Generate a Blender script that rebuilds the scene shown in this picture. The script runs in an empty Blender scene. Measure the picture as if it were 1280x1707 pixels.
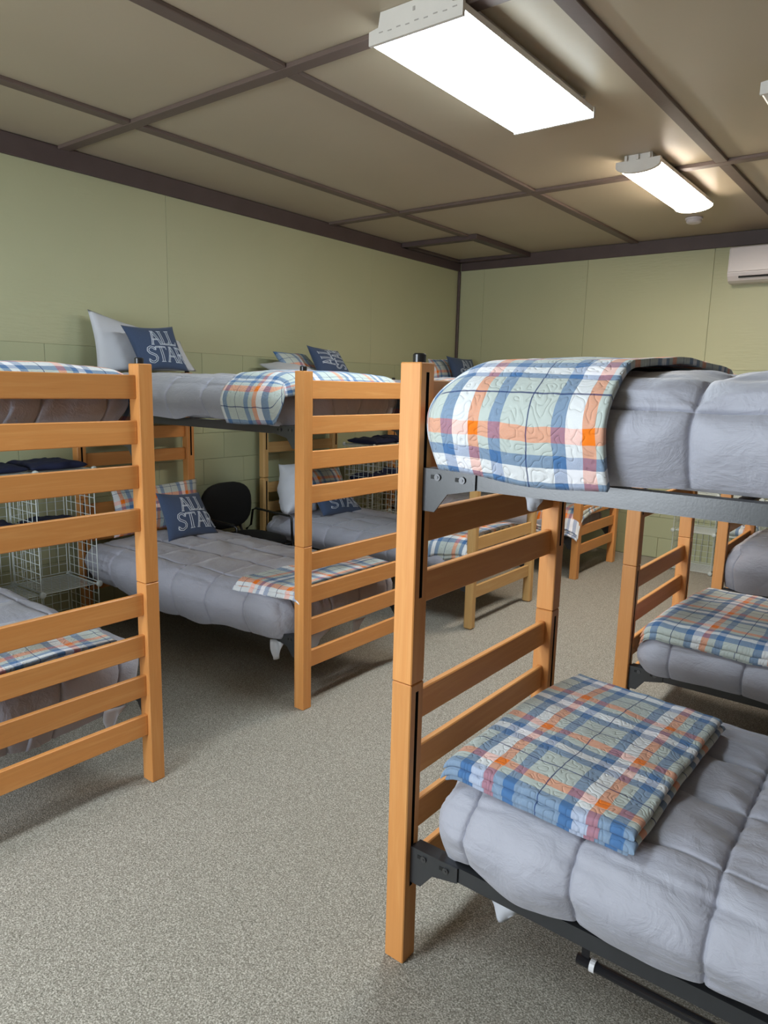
import bpy, bmesh, math, random
import numpy as np
from mathutils import Matrix, Vector
random.seed(7)
SC = bpy.context.scene
COL = SC.collection
PI = math.pi

# ------------------------------------------------------------------ camera
cam_d = bpy.data.cameras.new('camera'); cam = bpy.data.objects.new('camera', cam_d); COL.objects.link(cam)
SC.camera = cam
yaw, pitch, roll = .6606, .1747, .0241
fw = np.array([-math.sin(yaw)*math.cos(pitch), math.cos(yaw)*math.cos(pitch), -math.sin(pitch)])
rt = np.array([math.cos(yaw), math.sin(yaw), 0.]); up = np.cross(rt, fw)
r2 = math.cos(roll)*rt + math.sin(roll)*up; u2 = -math.sin(roll)*rt + math.cos(roll)*up
M = Matrix(((r2[0], u2[0], -fw[0], 0), (r2[1], u2[1], -fw[1], 0), (r2[2], u2[2], -fw[2], 1.6195), (0, 0, 0, 1)))
cam.matrix_world = M
cam_d.sensor_fit = 'HORIZONTAL'; cam_d.sensor_width = 36; cam_d.lens = 1192.67/1280*36
cam_d.clip_start = .02

# ------------------------------------------------------------------ world, daylight, exposure
w = bpy.data.worlds.new('world'); SC.world = w; w.use_nodes = True
bgn = w.node_tree.nodes['Background']; bgn.inputs[0].default_value = (.75, .85, 1, 1); bgn.inputs[1].default_value = .5
def area(name, loc, rot, sx, sy, power, col):
    d = bpy.data.lights.new(name, 'AREA'); d.shape = 'RECTANGLE'; d.size = sx; d.size_y = sy; d.energy = power; d.color = col
    o = bpy.data.objects.new(name, d); COL.objects.link(o); o.location = loc; o.rotation_euler = rot
    return o
# daylight coming through the window of the wall behind the photographer
area('window_daylight', (-2.3, -2.52, 1.55), (PI/2, 0, 0), 1.9, 1.5, 95, (.84, .92, 1))
SC.view_settings.view_transform = 'Standard'; SC.view_settings.look = 'None'
SC.view_settings.gamma = 1; SC.view_settings.use_curve_mapping = False
SC.view_settings.exposure = 0.80
LAMP = 15.5

# ------------------------------------------------------------------ materials
def lin(c):
    return tuple(((x/255)/12.92 if x/255 <= .04045 else ((x/255+.055)/1.055)**2.4) for x in c) + (1,)
class NT:
    def __init__(s, name):
        s.m = bpy.data.materials.new(name); s.m.use_nodes = True; s.t = s.m.node_tree
        s.b = s.t.nodes['Principled BSDF']
    def n(s, k, **kw):
        x = s.t.nodes.new(k)
        for a, v in kw.items():
            if a.startswith('i_'):
                x.inputs[int(a[2:])].default_value = v
            else: setattr(x, a, v)
        return x
    def l(s, a, b): s.t.links.new(a, b)
    def mix(s, f, a, b, mode='MIX'):
        x = s.t.nodes.new('ShaderNodeMix'); x.data_type = 'RGBA'; x.blend_type = mode
        for sock, v in ((x.inputs[0], f), (x.inputs[6], a), (x.inputs[7], b)):
            if hasattr(v, 'links'): s.l(v, sock)
            else: sock.default_value = v
        return x.outputs[2]
    def math(s, op, a, b=0.):
        x = s.t.nodes.new('ShaderNodeMath'); x.operation = op
        for sock, v in ((x.inputs[0], a), (x.inputs[1], b)):
            if hasattr(v, 'links'): s.l(v, sock)
            else: sock.default_value = v
        return x.outputs[0]
    def ramp(s, fac, stops, mode='LINEAR'):
        x = s.t.nodes.new('ShaderNodeValToRGB'); cr = x.color_ramp; cr.interpolation = mode
        cr.elements[0].position, cr.elements[0].color = stops[0]
        cr.elements[1].position, cr.elements[1].color = stops[1]
        for p, c in stops[2:]:
            e = cr.elements.new(p); e.color = c
        s.l(fac, x.inputs[0]); return x.outputs[0]
    def coord(s, kind='Object', scale=(1, 1, 1), rand=0):
        tc = s.n('ShaderNodeTexCoord'); o = tc.outputs[kind]
        if rand:
            oi = s.n('ShaderNodeObjectInfo'); va = s.n('ShaderNodeVectorMath', operation='ADD'); s.l(o, va.inputs[0])
            ml = s.math('MULTIPLY', oi.outputs['Random'], rand); cb = s.n('ShaderNodeCombineXYZ')
            for i in range(3): s.l(ml, cb.inputs[i])
            s.l(cb.outputs[0], va.inputs[1]); o = va.outputs[0]
        mp = s.n('ShaderNodeMapping'); mp.inputs['Scale'].default_value = scale; s.l(o, mp.inputs[0])
        return mp.outputs[0]
    def noise(s, vec, scale, detail=3, rough=.5, dist=0):
        x = s.n('ShaderNodeTexNoise'); x.inputs['Scale'].default_value = scale; x.inputs['Detail'].default_value = detail
        x.inputs['Roughness'].default_value = rough; x.inputs['Distortion'].default_value = dist; s.l(vec, x.inputs['Vector'])
        return x.outputs['Fac']
    def bump(s, h, strength, dist):
        x = s.n('ShaderNodeBump'); x.inputs['Strength'].default_value = strength; x.inputs['Distance'].default_value = dist
        s.l(h, x.inputs['Height']); s.l(x.outputs[0], s.b.inputs['Normal'])
    def base(s, c):
        if hasattr(c, 'links'): s.l(c, s.b.inputs['Base Color'])
        else: s.b.inputs['Base Color'].default_value = c
def plain(name, c, rough=.5, metal=0., var=.06, nscale=12, bump=0, spec=None):
    t = NT(name); co = t.coord(); n = t.noise(co, nscale)
    a = tuple(x*(1-var) for x in c[:3])+(1,); b = tuple(min(1, x*(1+var)) for x in c[:3])+(1,)
    t.base(t.mix(n, a, b)); t.b.inputs['Roughness'].default_value = rough; t.b.inputs['Metallic'].default_value = metal
    if bump: t.bump(t.noise(co, nscale*8, 4), bump, .002)
    if spec is not None: t.b.inputs['Specular IOR Level'].default_value = spec
    return t.m
def wood(name, axis, c1, c2, c3):
    t = NT(name); sc = [26, 26, 26]; sc[axis] = 1.7
    co = t.coord('Object', tuple(sc), 37.)
    n = t.noise(co, 1.0, 4, .6, 1.2)
    sc2 = [150, 150, 150]; sc2[axis] = 5
    co2 = t.coord('Object', tuple(sc2), 11.); n2 = t.noise(co2, 1.0, 3, .6)
    col = t.ramp(n, [(.28, c2), (.5, c1), (.68, c1), (.8, c3)])
    col = t.mix(t.math('MULTIPLY', n2, .35), col, c3)
    oi = t.n('ShaderNodeObjectInfo'); hv = t.n('ShaderNodeHueSaturation')
    t.l(col, hv.inputs['Color']); t.l(t.math('ADD', t.math('MULTIPLY', oi.outputs['Random'], .26), .88), hv.inputs['Value'])
    t.base(hv.outputs[0]); t.b.inputs['Roughness'].default_value = .42
    t.b.inputs['Specular IOR Level'].default_value = .4
    t.bump(n2, .12, .001); return t.m
HON = (lin((219, 152, 86)), lin((229, 167, 101)), lin((178, 110, 58)))
OAK = (lin((204, 163, 105)), lin((214, 178, 122)), lin((168, 122, 70)))
M_post = wood('honey_wood_upright', 2, *HON); M_slat = wood('honey_wood_slat', 1, *HON)
M_opost = wood('pale_oak_upright', 2, *OAK); M_oslat = wood('pale_oak_slat', 1, *OAK)
M_black = plain('black_slot', (.004, .004, .004, 1), .6)
M_cap = plain('black_plastic', (.012, .012, .013, 1), .3)
M_rail = plain('charcoal_powder_coated_steel', (.028, .03, .034, 1), .30, 0, .15, 30, .05, .8)
M_bolt = plain('dark_bolt_steel', (.12, .12, .125, 1), .35, .8)
M_tube = plain('black_tube_steel', (.015, .015, .018, 1), .25)
M_clip = plain('white_plastic', (.75, .75, .78, 1), .4)
M_wire = plain('white_coated_wire', lin((196, 204, 200)), .45)
M_chair = plain('black_chair_fabric', (.006, .006, .006, 1), .9)
M_chrome = plain('chair_tube', (.02, .02, .02, 1), .25, .4)
M_navy = plain('navy_garment', lin((22, 28, 58)), .9, 0, .3, 9, .4)
M_white = plain('white_cotton', lin((205, 208, 216)), .9, 0, .05, 9, .2)
M_mattress = plain('mattress_ticking', lin((185, 185, 190)), .8, 0, .06, 20, .1)
M_acw = plain('ivory_plastic', lin((218, 212, 212)), .35, 0, .02)
M_acd = plain('dark_vent', (.02, .02, .02, 1), .6)
M_trim = plain('brown_painted_trim', lin((82, 68, 66)), .5, 0, .22, 5, .3)
M_batten = plain('brown_painted_batten', lin((104, 88, 80)), .5, 0, .18, 4, .3)

def ceiling_mat():
    t = NT('painted_ceiling_board'); co = t.coord('Object', (1, 1, 1), 5.); n = t.noise(co, 1.3, 3)
    t.base(t.mix(n, lin((174, 160, 136)), lin((186, 172, 148)))); t.b.inputs['Roughness'].default_value = .42
    s = t.coord('Object', (3, 30, 3), 9.); t.bump(t.noise(s, 2, 4), .08, .003); return t.m
M_ceil = ceiling_mat()
def paint(name, c1, c2, streak=True):
    t = NT(name); co = t.coord('Object', (1, 1, 1), 13.)
    t.base(t.mix(t.noise(co, 1.6, 3), c1, c2)); t.b.inputs['Roughness'].default_value = .5
    if streak:
        s = t.coord('Object', (5, 5, 40), 7.); s2 = t.noise(s, 1.5, 5, .6)
        msk = t.ramp(t.noise(co, 1.1, 2), [(.5, (0, 0, 0, 1)), (.68, (1, 1, 1, 1))])
        h = t.mix(1., s2, msk, 'MULTIPLY'); t.bump(h, .7, .008)
    else: t.bump(t.noise(co, 60, 4), .15, .002)
    return t.m
M_panel = paint('sage_painted_plywood', lin((176, 178, 142)), lin((186, 186, 150)))
M_block = paint('sage_painted_block', lin((170, 176, 140)), lin((182, 184, 148)), False)
M_wallb = plain('wall_substrate', lin((150, 154, 120)), .8)

def carpet():
    t = NT('speckled_loop_carpet'); co = t.coord()
    n1 = t.noise(co, 215, 2, .75); n2 = t.noise(co, 60, 3, .6); n3 = t.noise(co, .9, 3)
    c = t.ramp(n1, [(.34, lin((84, 80, 74))), (.46, lin((146, 140, 130))), (.54, lin((166, 160, 150))), (.66, lin((226, 220, 210)))])
    c = t.mix(t.math('MULTIPLY', n2, .35), c, lin((150, 146, 134)))
    c = t.mix(t.math('MULTIPLY', n3, .3), c, lin((144, 142, 128)))
    t.base(c); t.b.inputs['Roughness'].default_value = .95; t.b.inputs['Specular IOR Level'].default_value = .15
    t.bump(n1, .6, .006); return t.m
M_carpet = carpet()

def comforter_mat():
    t = NT('grey_microfibre'); co = t.coord(); n = t.noise(co, 2, 2)
    t.base(t.mix(n, lin((162, 163, 175)), lin((172, 173, 185))))
    t.b.inputs['Roughness'].default_value = .62; t.b.inputs['Sheen Weight'].default_value = .35; t.b.inputs['Sheen Roughness'].default_value = .4
    s = t.coord('Object', (14, 45, 45)); wn = t.noise(s, 1., 4, .6, .6)
    wv = t.noise(co, 13, 4, .6, 1.6)
    t.bump(t.math('ADD', t.math('MULTIPLY', wn, .6), wv), .42, .012); return t.m
M_comf = comforter_mat()

def la(c, a): return lin(c)[:3]+(a,)
W_, O_, P_, B_, L_ = la((244, 244, 250), .33), la((242, 134, 66), .29), la((190, 199, 195), .27), la((82, 118, 164), .39), la((50, 64, 106), .8)
def stops(seq):
    tot = sum(x[1] for x in seq); a = 0; r = []
    for c, d in seq: r.append((a/tot, c)); a += d
    return tot, r
SEQU = [(W_, .036), (O_, .028), (P_, .028), (B_, .03), (P_, .058), (L_, .004), (P_, .058), (B_, .032)]
SEQV = [(W_, .03), (B_, .024), (P_, .024), (O_, .03), (P_, .054), (L_, .004), (P_, .052), (B_, .03)]
def plaid(name, dark=1.):
    t = NT(name); uv = t.n('ShaderNodeUVMap'); uv.uv_map = 'UVMap'
    nz = t.n('ShaderNodeTexNoise'); nz.inputs['Scale'].default_value = 14; t.l(uv.outputs[0], nz.inputs['Vector'])
    sub = t.n('ShaderNodeVectorMath', operation='SUBTRACT'); t.l(nz.outputs['Color'], sub.inputs[0]); sub.inputs[1].default_value = (.5, .5, .5)
    scl = t.n('ShaderNodeVectorMath', operation='SCALE'); t.l(sub.outputs[0], scl.inputs[0]); scl.inputs['Scale'].default_value = .012
    ad = t.n('ShaderNodeVectorMath', operation='ADD'); t.l(uv.outputs[0], ad.inputs[0]); t.l(scl.outputs[0], ad.inputs[1])
    sp = t.n('ShaderNodeSeparateXYZ'); t.l(ad.outputs[0], sp.inputs[0])
    cs = []; al = []
    for k, seq in ((0, SEQU), (1, SEQV)):
        tot, st = stops(seq)
        f = t.math('FRACT', t.math('MULTIPLY', sp.outputs[k], 1/tot))
        cs.append(t.ramp(f, st, 'CONSTANT')); al.append(cs[-1].node.outputs['Alpha'])
    # yarns: a fine weave alternates warp and weft a little
    wv = t.n('ShaderNodeTexNoise'); wv.inputs['Scale'].default_value = 420; t.l(uv.outputs[0], wv.inputs['Vector'])
    w1 = t.math('MULTIPLY', t.math('POWER', al[1], 2.), t.math('ADD', wv.outputs['Fac'], .5)); fac = t.math('DIVIDE', w1, t.math('ADD', w1, t.math('POWER', al[0], 2.)))
    c = t.mix(fac, cs[0], cs[1])
    h = t.n('ShaderNodeHueSaturation'); h.inputs['Saturation'].default_value = 1.08; h.inputs['Value'].default_value = dark
    t.l(c, h.inputs['Color']); t.base(h.outputs[0])
    t.b.inputs['Roughness'].default_value = .85; t.b.inputs['Sheen Weight'].default_value = .15
    # meandering quilting stitches: contour lines of a smooth field
    ms = t.n('ShaderNodeTexNoise'); ms.inputs['Scale'].default_value = 24; ms.inputs['Detail'].default_value = 1; t.l(uv.outputs[0], ms.inputs['Vector'])
    fr = t.math('FRACT', t.math('MULTIPLY', ms.outputs['Fac'], 6.)); ab = t.math('ABSOLUTE', t.math('SUBTRACT', fr, .5))
    hh = t.ramp(ab, [(0., (0, 0, 0, 1)), (.16, (.8, .8, .8, 1)), (.5, (1, 1, 1, 1))])
    t.bump(hh, .42, .006); return t.m
M_plaid = plaid('plaid_quilted_cotton')
def cushion_mat():
    t = NT('navy_canvas'); co = t.coord(); t.base(t.mix(t.noise(co, 300, 2), lin((48, 64, 92)), lin((66, 84, 116))))
    t.b.inputs['Roughness'].default_value = .85; t.b.inputs['Sheen Weight'].default_value = .2
    t.bump(t.noise(co, 500, 2), .2, .001); return t.m
M_cush = cushion_mat()
M_print = plain('pale_print', lin((200, 210, 224)), .8)
def emit(name, col, s):
    t = NT(name); t.base((.8, .8, .8, 1)); t.b.inputs['Emission Color'].default_value = col
    t.b.inputs['Emission Strength'].default_value = s; t.b.inputs['Roughness'].default_value = .3; return t.m
M_lens = emit('lit_cool_lens', (.80, .93, 1, 1), LAMP)
M_lens2 = emit('lit_warm_lens', (1, .89, .76, 1), LAMP*1.9)
M_off = plain('unlit_acrylic_lens', lin((226, 222, 216)), .35)
M_house = plain('white_enamel_housing', lin((222, 218, 210)), .4)

# ------------------------------------------------------------------ helpers
def mesh(name, verts, faces, mats, uv=None, smooth=False, mi=None):
    me = bpy.data.meshes.new(name); me.from_pydata([tuple(map(float, v)) for v in verts], [], [tuple(map(int, f)) for f in faces])
    for m in (mats if isinstance(mats, (list, tuple)) else [mats]): me.materials.append(m)
    if mi is not None: me.polygons.foreach_set('material_index', mi)
    if uv is not None:
        ul = me.uv_layers.new(name='UVMap'); li = np.empty(len(me.loops), int); me.loops.foreach_get('vertex_index', li)
        ul.data.foreach_set('uv', np.asarray(uv, float)[li].ravel())
    if smooth: me.polygons.foreach_set('use_smooth', [True]*len(me.polygons))
    me.update(); return me
def link(name, me, parent=None, loc=(0, 0, 0), rot=(0, 0, 0)):
    o = bpy.data.objects.new(name, me); COL.objects.link(o); o.location = loc; o.rotation_euler = rot
    if parent is not None: o.parent = parent
    return o
def tag(o, label=None, cat=None, group=None, kind=None):
    if label: o['label'] = label
    if cat: o['category'] = cat
    if group: o['group'] = group
    if kind: o['kind'] = kind
    return o
def thing(name, label, cat, loc=(0, 0, 0), rz=0, group=None):
    return tag(link(name, None, None, loc, (0, 0, rz)), label, cat, group)
def from_bm(bm, name, mats, smooth=False):
    bmesh.ops.recalc_face_normals(bm, faces=bm.faces)
    me = bpy.data.meshes.new(name); bm.to_mesh(me); bm.free()
    for m in (mats if isinstance(mats, (list, tuple)) else [mats]): me.materials.append(m)
    if smooth: me.polygons.foreach_set('use_smooth', [True]*len(me.polygons))
    return me
def add_box(bm, c, s, bev=0, seg=1):
    r = bmesh.ops.create_cube(bm, size=1, matrix=Matrix.Translation(c) @ Matrix.Diagonal((*s, 1)))
    if bev:
        es = list({e for v in r['verts'] for e in v.link_edges})
        bmesh.ops.bevel(bm, geom=es, offset=bev, segments=seg, affect='EDGES', profile=.5)
BOX = {}
def box(name, s, mat, parent=None, loc=(0, 0, 0), bev=.003, rot=(0, 0, 0)):
    k = (tuple(round(x, 5) for x in s), mat.name, bev)
    if k not in BOX:
        bm = bmesh.new(); add_box(bm, (0, 0, 0), s, bev); BOX[k] = from_bm(bm, name, mat)
    return link(name, BOX[k], parent, loc, rot)
def tube(bm, pts, r, n=8, cap=True):
    pts = [np.array(p, float) for p in pts]; rings = []
    for i, p in enumerate(pts):
        d = (pts[min(i+1, len(pts)-1)] - pts[max(i-1, 0)]); d /= np.linalg.norm(d)
        a = np.cross(d, [0, 0, 1]) if abs(d[2]) < .9 else np.cross(d, [0, 1, 0]); a /= np.linalg.norm(a); b = np.cross(d, a)
        rings.append([bm.verts.new(p + r*(math.cos(2*PI*k/n)*a + math.sin(2*PI*k/n)*b)) for k in range(n)])
    for q0, q1 in zip(rings, rings[1:]):
        for k in range(n): bm.faces.new((q0[k], q0[(k+1) % n], q1[(k+1) % n], q1[k]))
    if cap: bm.faces.new(rings[0][::-1]); bm.faces.new(rings[-1])
def cyl(bm, p0, p1, r, n=16): tube(bm, [p0, p1], r, n)
def prism(bm, poly, axis, a, b):          # polygon in the two other axes, extruded along axis
    o = [i for i in range(3) if i != axis]
    def V(p, t):
        v = [0, 0, 0]; v[axis] = t; v[o[0]], v[o[1]] = p; return bm.verts.new(v)
    A = [V(p, a) for p in poly]; Bv = [V(p, b) for p in poly]; n = len(poly)
    bm.faces.new(A); bm.faces.new(Bv[::-1])
    for i in range(n): bm.faces.new((A[i], Bv[i], Bv[(i+1) % n], A[(i+1) % n]))

def vnoise(P, seed=0):
    P = np.asarray(P, float); i = np.floor(P).astype(np.int64); f = P - i; f = f*f*(3-2*f)
    def h(a, b, c):
        n = (a*374761393 + b*668265263 + c*2147483647 + seed*974634777) & 0xffffffff
        n = ((n ^ (n >> 13))*1274126177) & 0xffffffff; n = n ^ (n >> 16)
        return (n & 0xffff)/65535.
    r = 0
    for dx in (0, 1):
        for dy in (0, 1):
            for dz in (0, 1):
                wgt = (f[..., 0] if dx else 1-f[..., 0])*(f[..., 1] if dy else 1-f[..., 1])*(f[..., 2] if dz else 1-f[..., 2])
                r = r + wgt*h(i[..., 0]+dx, i[..., 1]+dy, i[..., 2]+dz)
    return r*2-1
def fbm(P, seed=0, o=3):
    r = 0; a = 1
    for k in range(o): r = r + a*vnoise(np.asarray(P)*(2**k), seed+k*17); a *= .5
    return r

# ------------------------------------------------------------------ room
X0, X1, Y0, YB, HC = -4.55, 1.09, -2.6, 7.13, 3.03
def struct(o, nm=None): o['kind'] = 'structure'; return o
struct(box('floor', (X1-X0+.4, YB-Y0+.4, .1), M_carpet, None, ((X0+X1)/2, (Y0+YB)/2, -.05), 0))
wl = struct(box('wall_left', (.1, YB-Y0+.2, HC), M_wallb, None, (X0-.062, (Y0+YB)/2, HC/2), 0))
wb = struct(box('wall_back', (X1-X0+.2, .1, HC), M_wallb, None, ((X0+X1)/2, YB+.062, HC/2), 0))
M_brownwall = plain('bounce_cutting_brown', lin((104, 84, 66)), .6)  # invented dark brown for the unseen wall, cuts bounce onto right bunk slats
struct(box('wall_right', (.1, YB-Y0+.2, HC), M_brownwall, None, (X1+.05, (Y0+YB)/2, HC/2), 0))
# front wall (behind the photographer) with two window openings
bm = bmesh.new()
for a, b, z0, z1 in ((X0, -3.3, 0, HC), (-1.3, X1, 0, HC), (-3.3, -1.3, 0, .78), (-3.3, -1.3, 2.32, HC)):
    add_box(bm, ((a+b)/2, Y0-.05, (z0+z1)/2), (b-a, .1, z1-z0))
struct(link('wall_front', from_bm(bm, 'wall_front', M_block)))
for n_, (a, b) in enumerate(((-3.3, -1.3),)):
    bm = bmesh.new(); c = (a+b)/2
    for p, s in (((a+.03, Y0-.05, 1.55), (.06, .1, 1.54)), ((b-.03, Y0-.05, 1.55), (.06, .1, 1.54)), ((c, Y0-.05, .81), (b-a-.12, .1, .06)),
                 ((c, Y0-.05, 2.29), (b-a-.12, .1, .06)), ((c, Y0-.05, 1.55), (.04, .06, 1.42))): add_box(bm, p, s, .004)
    struct(link('window_%d' % (n_+1), from_bm(bm, 'window', M_trim)))
# plywood panels above 1.83, painted blocks below: each its own piece, joints recessed
def slab(name, sx, sy, sz, mat, parent, loc, bev):
    o = box(name, (sx, sy, sz), mat, parent, tuple(np.array(loc)-np.array(parent.location)), bev); return o
G = .002
ys = [-.0, .925, 3.252, 5.575, YB-.002]
for a, b in zip(ys, ys[1:]):
    slab('plywood_panel', .012, b-a-G, HC-1.8315-.02, M_panel, wl, (X0-.006, (a+b)/2, (HC-.02+1.8315)/2), .0015)
xs = [X0+.002, -4.22, -3.03, -1.84, -.62, X1]
for a, b in zip(xs, xs[1:]):
    slab('plywood_panel', b-a-G, .012, HC-1.8315-.02, M_panel, wb, ((a+b)/2, YB+.006, (HC-.02+1.8315)/2), .0015)
BL, BH = .4064, .2032
def block_row(parent, axis, lo, hi, row):
    a = lo - (BL/2 if row % 2 else 0)
    while a < hi-.02:
        p, q = max(a, lo), min(a+BL, hi); a += BL
        if q-p < .03: continue
        z = (row+.5)*BH+.003; L = round(q-p-.0022, 3)
        if axis == 1: slab('concrete_block', .012, L, BH-.0022, M_block, parent, (X0-.006, (p+q)/2, z), .001)
        else: slab('concrete_block', L, .012, BH-.0022, M_block, parent, ((p+q)/2, YB+.006, z), .0022)
for row in range(9):
    block_row(wl, 1, 1.1, YB-.002, row); block_row(wb, 0, X0+.002, -.6, row)
# ceiling
ce = struct(box('ceiling', (X1-X0+.4, YB-Y0+.4, .1), M_wallb, None, ((X0+X1)/2, (Y0+YB)/2, HC+.07), 0))
cx = [X0, -3.78, -2.565, -1.285, -.05, X1]; cy = [Y0, .06, 2.5, 4.965, YB]
for a, b in zip(cx, cx[1:]):
    for c, d in zip(cy, cy[1:]):
        slab('ceiling_panel', b-a-.004, d-c-.004, .018, M_ceil, ce, ((a+b)/2, (c+d)/2, HC+.009), .002)
for c in cx[1:-1]:
    for a, b in zip(cy, cy[1:]):
        if b < 0: continue
        slab('batten', .072, b-a-.074, .02, M_batten, ce, (c, (a+b)/2, HC-.0101), .003)
for c in cy[1:-1]:
    slab('batten', X1-X0-.04, .072, .021, M_batten, ce, ((X0+X1)/2, c, HC-.0106), .003)
# framed hatch in the back left corner
ht = tag(link('ceiling_hatch', None, None, (-4.1, 6.55, HC)), 'square ceiling access hatch framed with dark battens in the far corner', 'hatch')
for (x, y, sx, sy) in ((-3.70, 6.555, .085, 1.1), (-4.13, 6.045, .78, .085), (-4.13, 7.06, .78, .07), (-4.50, 6.555, .05, 1.1)):
    o = box('frame_board', (sx, sy, .045), M_trim, ht, (x+4.1, y-6.55, -.0235), .004)
box('hatch_panel', (.76, .9, .012), M_ceil, ht, (-.03, 0, -.012), .002)
# crown and corner trims
struct(box('trim_1', (.022, YB-Y0-.002, .122), M_trim, None, (X0+.0115, (YB+Y0)/2, HC-.0645), .003))
struct(box('trim_2', (X1-X0-.05, .022, .122), M_trim, None, ((X0+X1)/2+.012, YB-.0115, HC-.0645), .003))
struct(box('trim_3', (.03, .03, 2.9), M_trim, None, (X0+.0155, YB-.0155, 1.453), .006))

# ------------------------------------------------------------------ bunk beds
PX, PY, UH, BWD, BLEN = .0638, .0595, .84, .9185, 2.10
SLZ = (.206, .373, .541, .709); SLH = .088
def post_mesh(fl):      # one stacked half of an upright; inner face (+x) carries the slotted channel
    if ('post', fl) in BOX: return BOX[('post', fl)]
    h = UH-.0016; z0, z1 = .235, .815; y0, y1 = -.0065, .0065; g = .014
    bm = bmesh.new(); V = bm.verts.new
    oc = [V((0, -PY/2, 0)), V((PX, -PY/2, 0)), V((PX, PY/2, 0)), V((0, PY/2, 0))]
    tc = [V((0, -PY/2, h)), V((PX, -PY/2, h)), V((PX, PY/2, h)), V((0, PY/2, h))]
    bm.faces.new(oc[::-1]); bm.faces.new(tc)
    for i in (0, 2, 3): bm.faces.new((oc[i], oc[(i+1) % 4], tc[(i+1) % 4], tc[i]))
    rim = [V((PX, y0, z0)), V((PX, y1, z0)), V((PX, y1, z1)), V((PX, y0, z1))]
    big = [oc[1], oc[2], tc[2], tc[1]]
    for i in range(4): bm.faces.new((big[i], big[(i+1) % 4], rim[(i+1) % 4], rim[i]))
    inn = [V((PX-g, v.co.y, v.co.z)) for v in rim]
    fs = [bm.faces.new((rim[i], rim[(i+1) % 4], inn[(i+1) % 4], inn[i])) for i in range(4)] + [bm.faces.new(inn)]
    for f in fs: f.material_index = 1
    oset = set(oc+tc)
    es = [e for e in bm.edges if e.verts[0] in oset and e.verts[1] in oset]
    bmesh.ops.bevel(bm, geom=es, offset=.010 if fl == 'oak' else .0028, segments=1, affect='EDGES')
    BOX[('post', fl)] = from_bm(bm, 'post', [M_opost if fl == 'oak' else M_post, M_black])
    return BOX[('post', fl)]
def bracket_mesh(s):
    if ('br', s) in BOX: return BOX[('br', s)]
    bm = bmesh.new()
    poly = [(0, 0), (.153, 0), (.153, -.043), (.075, -.060), (.037, -.109), (.0, -.109)]
    prism(bm, poly, 1, -.0025, .0025)
    add_box(bm, (.001, .008*s, -.0545), (.004, .02, .109))
    BOX[('br', s)] = from_bm(bm, 'bracket', M_rail); return BOX[('br', s)]
def rail_mesh():
    if 'rail' in BOX: return BOX['rail']
    bm = bmesh.new(); L = BLEN-2*PX-.008
    prism(bm, [(-.0017, 0), (-.0017, -.043), (.0017, -.043), (.0017, -.0035), (.035, -.0035), (.035, 0)], 0, 0, L)
    BOX['rail'] = from_bm(bm, 'side_rail', M_rail); return BOX['rail']
def bolt_mesh():
    if 'bolt' in BOX: return BOX['bolt']
    bm = bmesh.new(); cyl(bm, (0, -.0035, 0), (0, .001, 0), .0088, 12); cyl(bm, (0, -.0055, 0), (0, -.003, 0), .0035, 6); nb = len(bm.faces); add_box(bm, (-.010, .0002, 0), (.022, .0016, .010))
    bm.faces.ensure_lookup_table()
    for f in bm.faces[nb:]: f.material_index = 1
   
    BOX['bolt'] = from_bm(bm, 'bolt', [M_bolt, M_black]); return BOX['bolt']
def cap_mesh():
    if 'cap' in BOX: return BOX['cap']
    bm = bmesh.new(); tube(bm, [(0, 0, 0), (0, 0, .019), (0, 0, .0225)], .0165, 20)
    for v in bm.verts:
        if v.co.z > .021: v.co.x *= .8; v.co.y *= .8
    BOX['cap'] = from_bm(bm, 'cap', M_cap); return BOX['cap']
RAILZ = (.362, 1.418)
def bunk(label, loc, rz, fl='honey', slz=SLZ, group='wooden bunk beds'):
    t = thing('bunk_bed', label, 'bunk bed', loc, rz, group)
    hw = BWD/2
    for xe, flip in ((0, False), (BLEN, True)):
        for sy in (-1, 1):
            for k in (0, 1):
                link('post', post_mesh(fl), t, (xe, sy*(hw-PY/2), k*UH), (0, 0, PI if flip else 0))
            link('post_cap', cap_mesh(), t, (xe+(PX*.57 if not flip else -PX*.57), sy*(hw-PY/2)*.998, 2*UH-.0014))
        for k in (0, 1):
            for z in slz:
                x = .029 if not flip else BLEN-.029
                box('slat', (.021, BWD-2*PY+.001, SLH), M_oslat if fl == 'oak' else M_slat, t, (x, 0, k*UH+z+SLH/2), .003)
    for z in RAILZ:
        for sy in (-1, 1):
            y = sy*(hw-PY/2)
            ro = link('side_rail', rail_mesh(), t, (PX+.004 if sy < 0 else BLEN-PX-.004, y, z), (0, 0, 0 if sy < 0 else PI))
            for xe, flip in ((PX, False), (BLEN-PX, True)):
                rz2 = (0 if not flip else PI)
                b = link('bracket', bracket_mesh(1), t, (xe, y-.004*sy*-1*-1 if False else y+.005*sy, z), (0, 0, rz2))
                for bx, bz in ((.046, -.02), (.118, -.021)):
                    # bolts on the outer face of each bracket
                    s2 = 1 if not flip else -1
                    link('bolt', bolt_mesh(), b, (bx, .0035*sy*s2, bz), (0, 0, 0 if sy*s2 < 0 else PI))
        for k in range(7):
            box('deck_bar', (.03, BWD-PY-.03, .006), M_rail, t, (.28+k*.256, 0, z-.0075), .001)
    return t

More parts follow.
